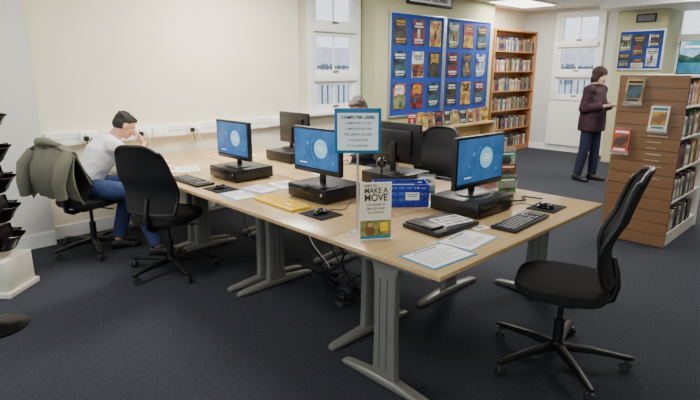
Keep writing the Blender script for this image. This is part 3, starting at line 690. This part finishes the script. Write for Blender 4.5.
B().box((0,-0.01,0),(0.30,0.02,0.13)).obj('frame',ink,r); B().box((0,-0.021,0),(0.25,0.003,0.09)).obj('picture_print',greyink,r)
# ---------------------------------------------------------------- leaflet rack and post
creamp=M('cream_laminate',(222,216,200),0.5,var=0.02)
r=root('leaflet_spinner','cream floor stand with dark curved leaflet pockets','leaflet rack',(0.60,4.38,0),-46)
b=B(); b.box((0,0,0.02),(0.34,0.34,0.04),0,None,0.004); b.box((0,0,0.15),(0.30,0.30,0.24),0,None,0.004); b.obj('plinth',creamp,r)
B().box((0,0,0.80),(0.12,0.12,1.06),0,None,0.01).obj('centre_panel',creamp,r)
sm_=M('smoked_acrylic',(34,25,26),0.18)
for k in range(5):
    for sd in (0,1,2,3):
        rot=Matrix.Rotation(math.radians(90*sd),3,'Z'); z0=0.33+k*0.215
        def pf(u,v,rot=rot,z0=z0):
            a=(u-0.5)*2; rr=0.09+0.085*v**1.4
            return rot@V((0.09*a,-rr-0.025*(1-a*a),z0+0.11*v-0.012*(1-a*a)))
        b=B(); b.grid(pf,14,8,0.004); b.box(rot@V((0,-0.085,z0+0.004)),(0.17,0.045,0.006),0,rot); b.box(rot@V((0,-0.085,z0+0.09)),(0.17,0.005,0.17),0,rot@Matrix.Rotation(math.radians(-12),3,'X'))
        for sx in (-1,1): b.prism([(-0.075,0),(-0.095,0),(-0.172,0.11),(-0.075,0.11)],0.004,0,(rot.to_4x4()@Matrix.Translation((sx*0.088,0,z0))@Matrix(((0,0,1,0),(1,0,0,0),(0,1,0,0),(0,0,0,1)))))
        b.obj('pocket',sm_,r)
r=root('barrier_post','black post on round weighted base','post',(0.43,3.72,0))
b=B(); b.cyl((0,0,0),(0,0,0.012),0.185,0.185,0,48); b.cyl((0,0,0.012),(0,0,0.03),0.18,0.03,0,48); b.obj('post_base',gloss,r); B().cyl((0,0,0.02),(0,0,0.95),0.03).obj('post_pole',black,r); B().cyl((0,0,0.95),(0,0,1.0),0.035).obj('post_head',gloss,r)
# ---------------------------------------------------------------- people
def hand(b,w,d,n,side,curl=35,s=1.0):
    w=V(w);d=V(d).normalized();n=V(n);n=(n-d*n.dot(d)).normalized(); t=d.cross(n).normalized()*side
    rot=Matrix((t,d,n)).transposed()
    b.ell(w+d*0.045*s,(0.040*s,0.055*s,0.016*s),0,rot,14)
    for i,(off,ln) in enumerate([(0.027,0.072),(0.009,0.080),(-0.009,0.074),(-0.027,0.058)]):
        p=w+d*0.082*s+t*off*s; a=math.radians(curl*0.4)
        for k,f in enumerate((0.45,0.3,0.25)):
            dd=d*math.cos(a)+n*math.sin(a); q=p+dd*ln*f*s; b.cap(p,0.0088*s-0.0006*k,q,0.0082*s-0.0007*k,0,8); p=q; a+=math.radians(curl)
    p=w+d*0.03*s+t*0.028*s; dd=(d*0.6+t*0.75+n*0.25).normalized()
    q=p+dd*0.04*s; b.cap(p,0.013*s,q,0.010*s,0,8); q2=q+(d*0.85+t*0.25+n*0.4).normalized()*0.03*s; b.cap(q,0.010*s,q2,0.008*s,0,8)
def person(name,label,loc,yaw,J,hair,sk,top,bottom,longsleeve=False,coat=False,hairlong=0.0,glasses=False,fem=False):
    r=root(name,label,'person',loc,yaw)
    P={k:V(v) for k,v in J.items()}
    Y=V((0,1,0)); pel=P['pelvis'];ch=P['chest'];nk=P['neck'];hd=P['head']; f=P['face'].normalized()
    sw=(P['sho_l']-P['sho_r']).length/2
    def torso(b,k):
        pts=[pel+(pel-ch)*0.22,pel,pel.lerp(ch,0.45),ch,ch.lerp(nk,0.62),nk]
        wd=[0.13,0.165,0.145,0.165,sw*0.92,0.06]; dp=[0.09,0.115,0.105,0.12,0.09,0.055]
        if fem: wd=[0.125,0.155,0.125,0.145,sw*0.9,0.055]
        R=[]
        for i,p in enumerate(pts):
            tg=(pts[min(i+1,5)]-pts[max(i-1,0)]).normalized(); fx=Y.cross(tg).normalized()
            R.append((p,Y,fx,wd[i]+k,dp[i]+k))
        b.loft(R,0,28,2.3)
        for s in ('l','r'): b.ell(P['sho_'+s],0.062+k)
    b=B(); torso(b,-0.004); b.cap(nk-(hd-nk)*0.1,0.055,hd-f*0.02,0.052)
    up=(hd-nk).normalized(); up=(up-f*up.dot(f)).normalized(); sd=up.cross(f).normalized()
    rot=Matrix((f,sd,up)).transposed()
    def hp(a,c,e): return hd+f*a+sd*c+up*e
    b.ell(hp(-0.012,0,0.03),(0.096,0.076,0.088),0,rot,24); b.ell(hp(0.022,0,-0.025),(0.070,0.060,0.075),0,rot,24); b.ell(hp(0.052,0,-0.075),(0.032,0.036,0.026),0,rot)
    b.cap(hp(0.085,0,0.012),0.009,hp(0.106,0,-0.018),0.013); b.ell(hp(0.072,0,0.032),(0.018,0.05,0.012),0,rot)
    for s in (-1,1): b.ell(hp(-0.01,s*0.076,-0.005),(0.020,0.009,0.031),0,rot,12); b.ell(hp(0.055,s*0.035,-0.02),(0.025,0.022,0.025),0,rot,12)
    for s in ('l','r'):
        b.cap(P['sho_'+s],0.050,P['elb_'+s],0.038); b.cap(P['elb_'+s],0.038,P['wri_'+s],0.026)
        b.cap(P['hip_'+s],0.082,P['kne_'+s],0.056); b.cap(P['kne_'+s],0.055,P['kne_'+s].lerp(P['ank_'+s],0.3),0.056); b.cap(P['kne_'+s].lerp(P['ank_'+s],0.3),0.056,P['ank_'+s],0.038)
        td=V((P['toe_'+s].x,P['toe_'+s].y,0)).normalized(); a=P['ank_'+s]
        b.cap(V((a.x,a.y,0.045))-td*0.03,0.032,V((a.x,a.y,0.035))+td*0.14,0.026)
        wr=P['wri_'+s]; hand(b,wr,P['hdir_'+s],P['hnor_'+s],1 if s=='l' else -1,J.get('curl',(35,0,0))[0])
    remesh(b,'body',sk,r,0.0065,3)
    for s in (-1,1):
        b=B(); b.ell(hp(0.079,s*0.031,0.012),(0.010,0.014,0.009),0,rot,12); b.ell(hp(0.086,s*0.031,0.012),(0.005,0.006,0.006),1,rot,10); b.obj('eye',[paper,eyem],r)
        b=B(); b.ell(hp(0.085,s*0.032,0.034),(0.006,0.020,0.004),0,rot,10); b.obj('eyebrow',hair,r)
    b=B(); b.ell(hp(0.090,0,-0.048),(0.006,0.024,0.007),0,rot,12); b.obj('mouth',lipm,r)
    b=B(); b.ell(hp(-0.022,0,0.046),(0.093,0.080,0.080),0,rot,24); b.ell(hp(-0.045,0,0.005),(0.068,0.078,0.066),0,rot,24); b.ell(hp(0.03,0,0.092),(0.05,0.055,0.026),0,rot)
    rh=random.Random(3)
    for i in range(26):
        a_=rh.uniform(0,6.28); e_=rh.uniform(0.3,1.3); q=hp(-0.022+0.09*math.cos(a_)*math.cos(e_),0.078*math.sin(a_)*math.cos(e_),0.046+0.078*math.sin(e_)); b.ell(q,(0.02,0.014,0.01),0,rot,8)
    if hairlong:
        for s in (-1,1): b.ell(hp(-0.02,s*0.070,0.02-hairlong*0.5),(0.058,0.026,0.05+hairlong*0.5),0,rot)
        b.ell(hp(-0.06,0,-hairlong*0.6),(0.055,0.082,0.06+hairlong*0.4),0,rot); b.ell(hp(-0.022,0,0.055),(0.110,0.093,0.092),0,rot,24)
    remesh(b,'hair',hair,r,0.0065,2)
    b=B(); torso(b,0.014 if not coat else 0.026)
    for s in ('l','r'):
        e=P['elb_'+s]; sh=P['sho_'+s]
        if longsleeve:
            k=0.024 if coat else 0.012; b.cap(sh,0.058+k,e,0.045+k); b.cap(e,0.045+k,e.lerp(P['wri_'+s],0.5),0.038+k); b.cyl(e.lerp(P['wri_'+s],0.5),P['wri_'+s],0.038+k,0.030+k)
        else: b.ell(sh,0.066); b.cyl(sh,sh.lerp(e,0.66),0.068,0.072)
    if coat:
        X_=V((1,0,0)); b.loft([(pel+V((0,0,-0.16)),Y,X_,0.205,0.165),(pel+V((0,0,-0.05)),Y,X_,0.205,0.168),(pel+V((0,0,0.10)),Y,X_,0.192,0.160),(pel+V((0,0,0.28)),Y,X_,0.182,0.152),(pel+V((0,0,0.36)),Y,X_,0.16,0.125)],0,28,2.4)
        b.tube([nk+V((0.06*math.cos(a*math.pi/6),0.07*math.sin(a*math.pi/6),0.01)) for a in range(12)],0.026,0,10,True)
    remesh(b,'jacket' if longsleeve else 't_shirt',top,r,0.009,4)
    b=B(); tg=(ch-pel).normalized(); fx=Y.cross(tg).normalized()
    b.loft([(pel-tg*0.08,Y,fx,0.14,0.10),(pel,Y,fx,0.175,0.125),(pel+tg*0.09,Y,fx,0.16,0.118)],0,28,2.3)
    for s in ('l','r'):
        kn=P['kne_'+s]; an=P['ank_'+s]; b.cap(P['hip_'+s],0.098,kn,0.072); b.cap(kn,0.072,kn.lerp(an,0.4),0.070); b.cyl(kn.lerp(an,0.4),an,0.070,0.060)
    remesh(b,'trousers',bottom,r,0.009,4)
    for s in ('l','r'):
        td=V((P['toe_'+s].x,P['toe_'+s].y,0)).normalized(); a=P['ank_'+s]; q=V((a.x,a.y,0)); sdv=V((-td.y,td.x,0)); z=V((0,0,1))
        b=B(); b.loft([(q-td*0.075+z*0.04,sdv,z,0.022,0.03),(q-td*0.06+z*0.045,sdv,z,0.036,0.044),(q+td*0.0+z*0.05,sdv,z,0.042,0.049),(q+td*0.08+z*0.038,sdv,z,0.046,0.037),(q+td*0.15+z*0.03,sdv,z,0.046,0.029),(q+td*0.19+z*0.025,sdv,z,0.028,0.022)],0,20,2.6); b.obj('shoe',shoe,r)
    return r
man=dict(pelvis=(0,0,0.60),chest=(0.19,0,0.87),neck=(0.315,0,1.005),head=(0.41,0,1.10),face=(0.80,-0.08,-0.55),
 sho_l=(0.25,0.19,0.950),sho_r=(0.25,-0.19,0.950),elb_l=(0.46,0.22,0.775),elb_r=(0.45,-0.20,0.775),wri_l=(0.59,0.04,0.88),wri_r=(0.55,-0.045,0.93),
 hdir_l=(-0.30,-0.25,0.9),hdir_r=(-0.25,0.15,0.9),hnor_l=(-0.8,-0.5,0),hnor_r=(-0.8,0.3,0),
 hip_l=(0.02,0.095,0.585),hip_r=(0.02,-0.095,0.585),kne_l=(0.40,-0.02,0.58),kne_r=(0.30,-0.42,0.58),ank_l=(0.22,-0.12,0.10),ank_r=(0.42,-0.56,0.10),toe_l=(1,-0.2,0),toe_r=(1,-0.4,0),curl=(60,0,0))
person('person','seated person in white t-shirt and jeans, hand to face',(1.37,4.86,0),-4,man,hairb,skin,tee,denim)
wom=dict(pelvis=(0,0,0.90),chest=(0.0,0,1.17),neck=(0.0,0,1.375),head=(0.04,0,1.505),face=(0.9,0.0,-0.18),
 sho_l=(0,0.155,1.315),sho_r=(0,-0.155,1.315),elb_l=(-0.03,0.21,1.06),elb_r=(-0.03,-0.21,1.06),wri_l=(0.19,0.10,1.10),wri_r=(0.19,-0.10,1.10),
 hdir_l=(0.75,-0.55,0.1),hdir_r=(0.75,0.55,0.1),hnor_l=(0,-0.5,0.8),hnor_r=(0,0.5,0.8),
 hip_l=(0,0.085,0.86),hip_r=(0,-0.085,0.86),kne_l=(0.03,0.10,0.47),kne_r=(-0.02,-0.10,0.47),ank_l=(0.02,0.12,0.09),ank_r=(-0.08,-0.11,0.09),toe_l=(1,0.2,0),toe_r=(1,-0.15,0),curl=(25,0,0))
wx,wy,wa=7.76,2.97,-98
person('person','standing person in dark maroon coat holding a small book',(wx,wy,0),wa,wom,hairs,skin2,maroon,denim2,True,True,0.05,False,True)
a=math.radians(wa); px=wx+0.285*math.cos(a); py=wy+0.285*math.sin(a)
r=root('held_book','small dark book held in both hands','book',(px,py,1.125),wa-90)
b=B(); b.box((0,0,0.006),(0.12,0.10,0.010),0,Matrix.Rotation(math.radians(-20),3,'X')); b.obj('book_pages',PM[13],r)
b=B(); b.box((0,0,-0.003),(0.13,0.11,0.004),0,Matrix.Rotation(math.radians(-20),3,'X')); b.obj('book_cover',PM[12],r)
sec=dict(pelvis=(0,0,0.60),chest=(0.10,0,0.90),neck=(0.17,0,1.09),head=(0.235,0,1.215),face=(0.9,0.0,-0.5),
 sho_l=(0.135,0.19,1.02),sho_r=(0.135,-0.19,1.02),elb_l=(0.27,0.26,0.81),elb_r=(0.27,-0.26,0.81),wri_l=(0.51,0.17,0.775),wri_r=(0.51,-0.17,0.775),
 hdir_l=(0.95,-0.2,-0.02),hdir_r=(0.95,0.2,-0.02),hnor_l=(0,0,-1),hnor_r=(0,0,-1),
 hip_l=(0.02,0.095,0.585),hip_r=(0.02,-0.095,0.585),kne_l=(0.44,0.14,0.575),kne_r=(0.44,-0.14,0.575),ank_l=(0.40,0.15,0.10),ank_r=(0.42,-0.15,0.10),toe_l=(1,0.1,0),toe_r=(1,-0.1,0),curl=(18,0,0))
person('person','seated person in dark jumper with hands on desk',(3.88,3.68,0),182,sec,hairg,skin,darkcl,denim2,True)
# ---------------------------------------------------------------- camera
cam=bpy.data.objects.new("camera",bpy.data.cameras.new("camera")); COL.objects.link(cam)
cam.location=(0,0,1.6); cam.rotation_euler=(math.radians(90-14.25),0,math.radians(-43.9)); cam.data.lens=512/700*36
SC.camera=cam
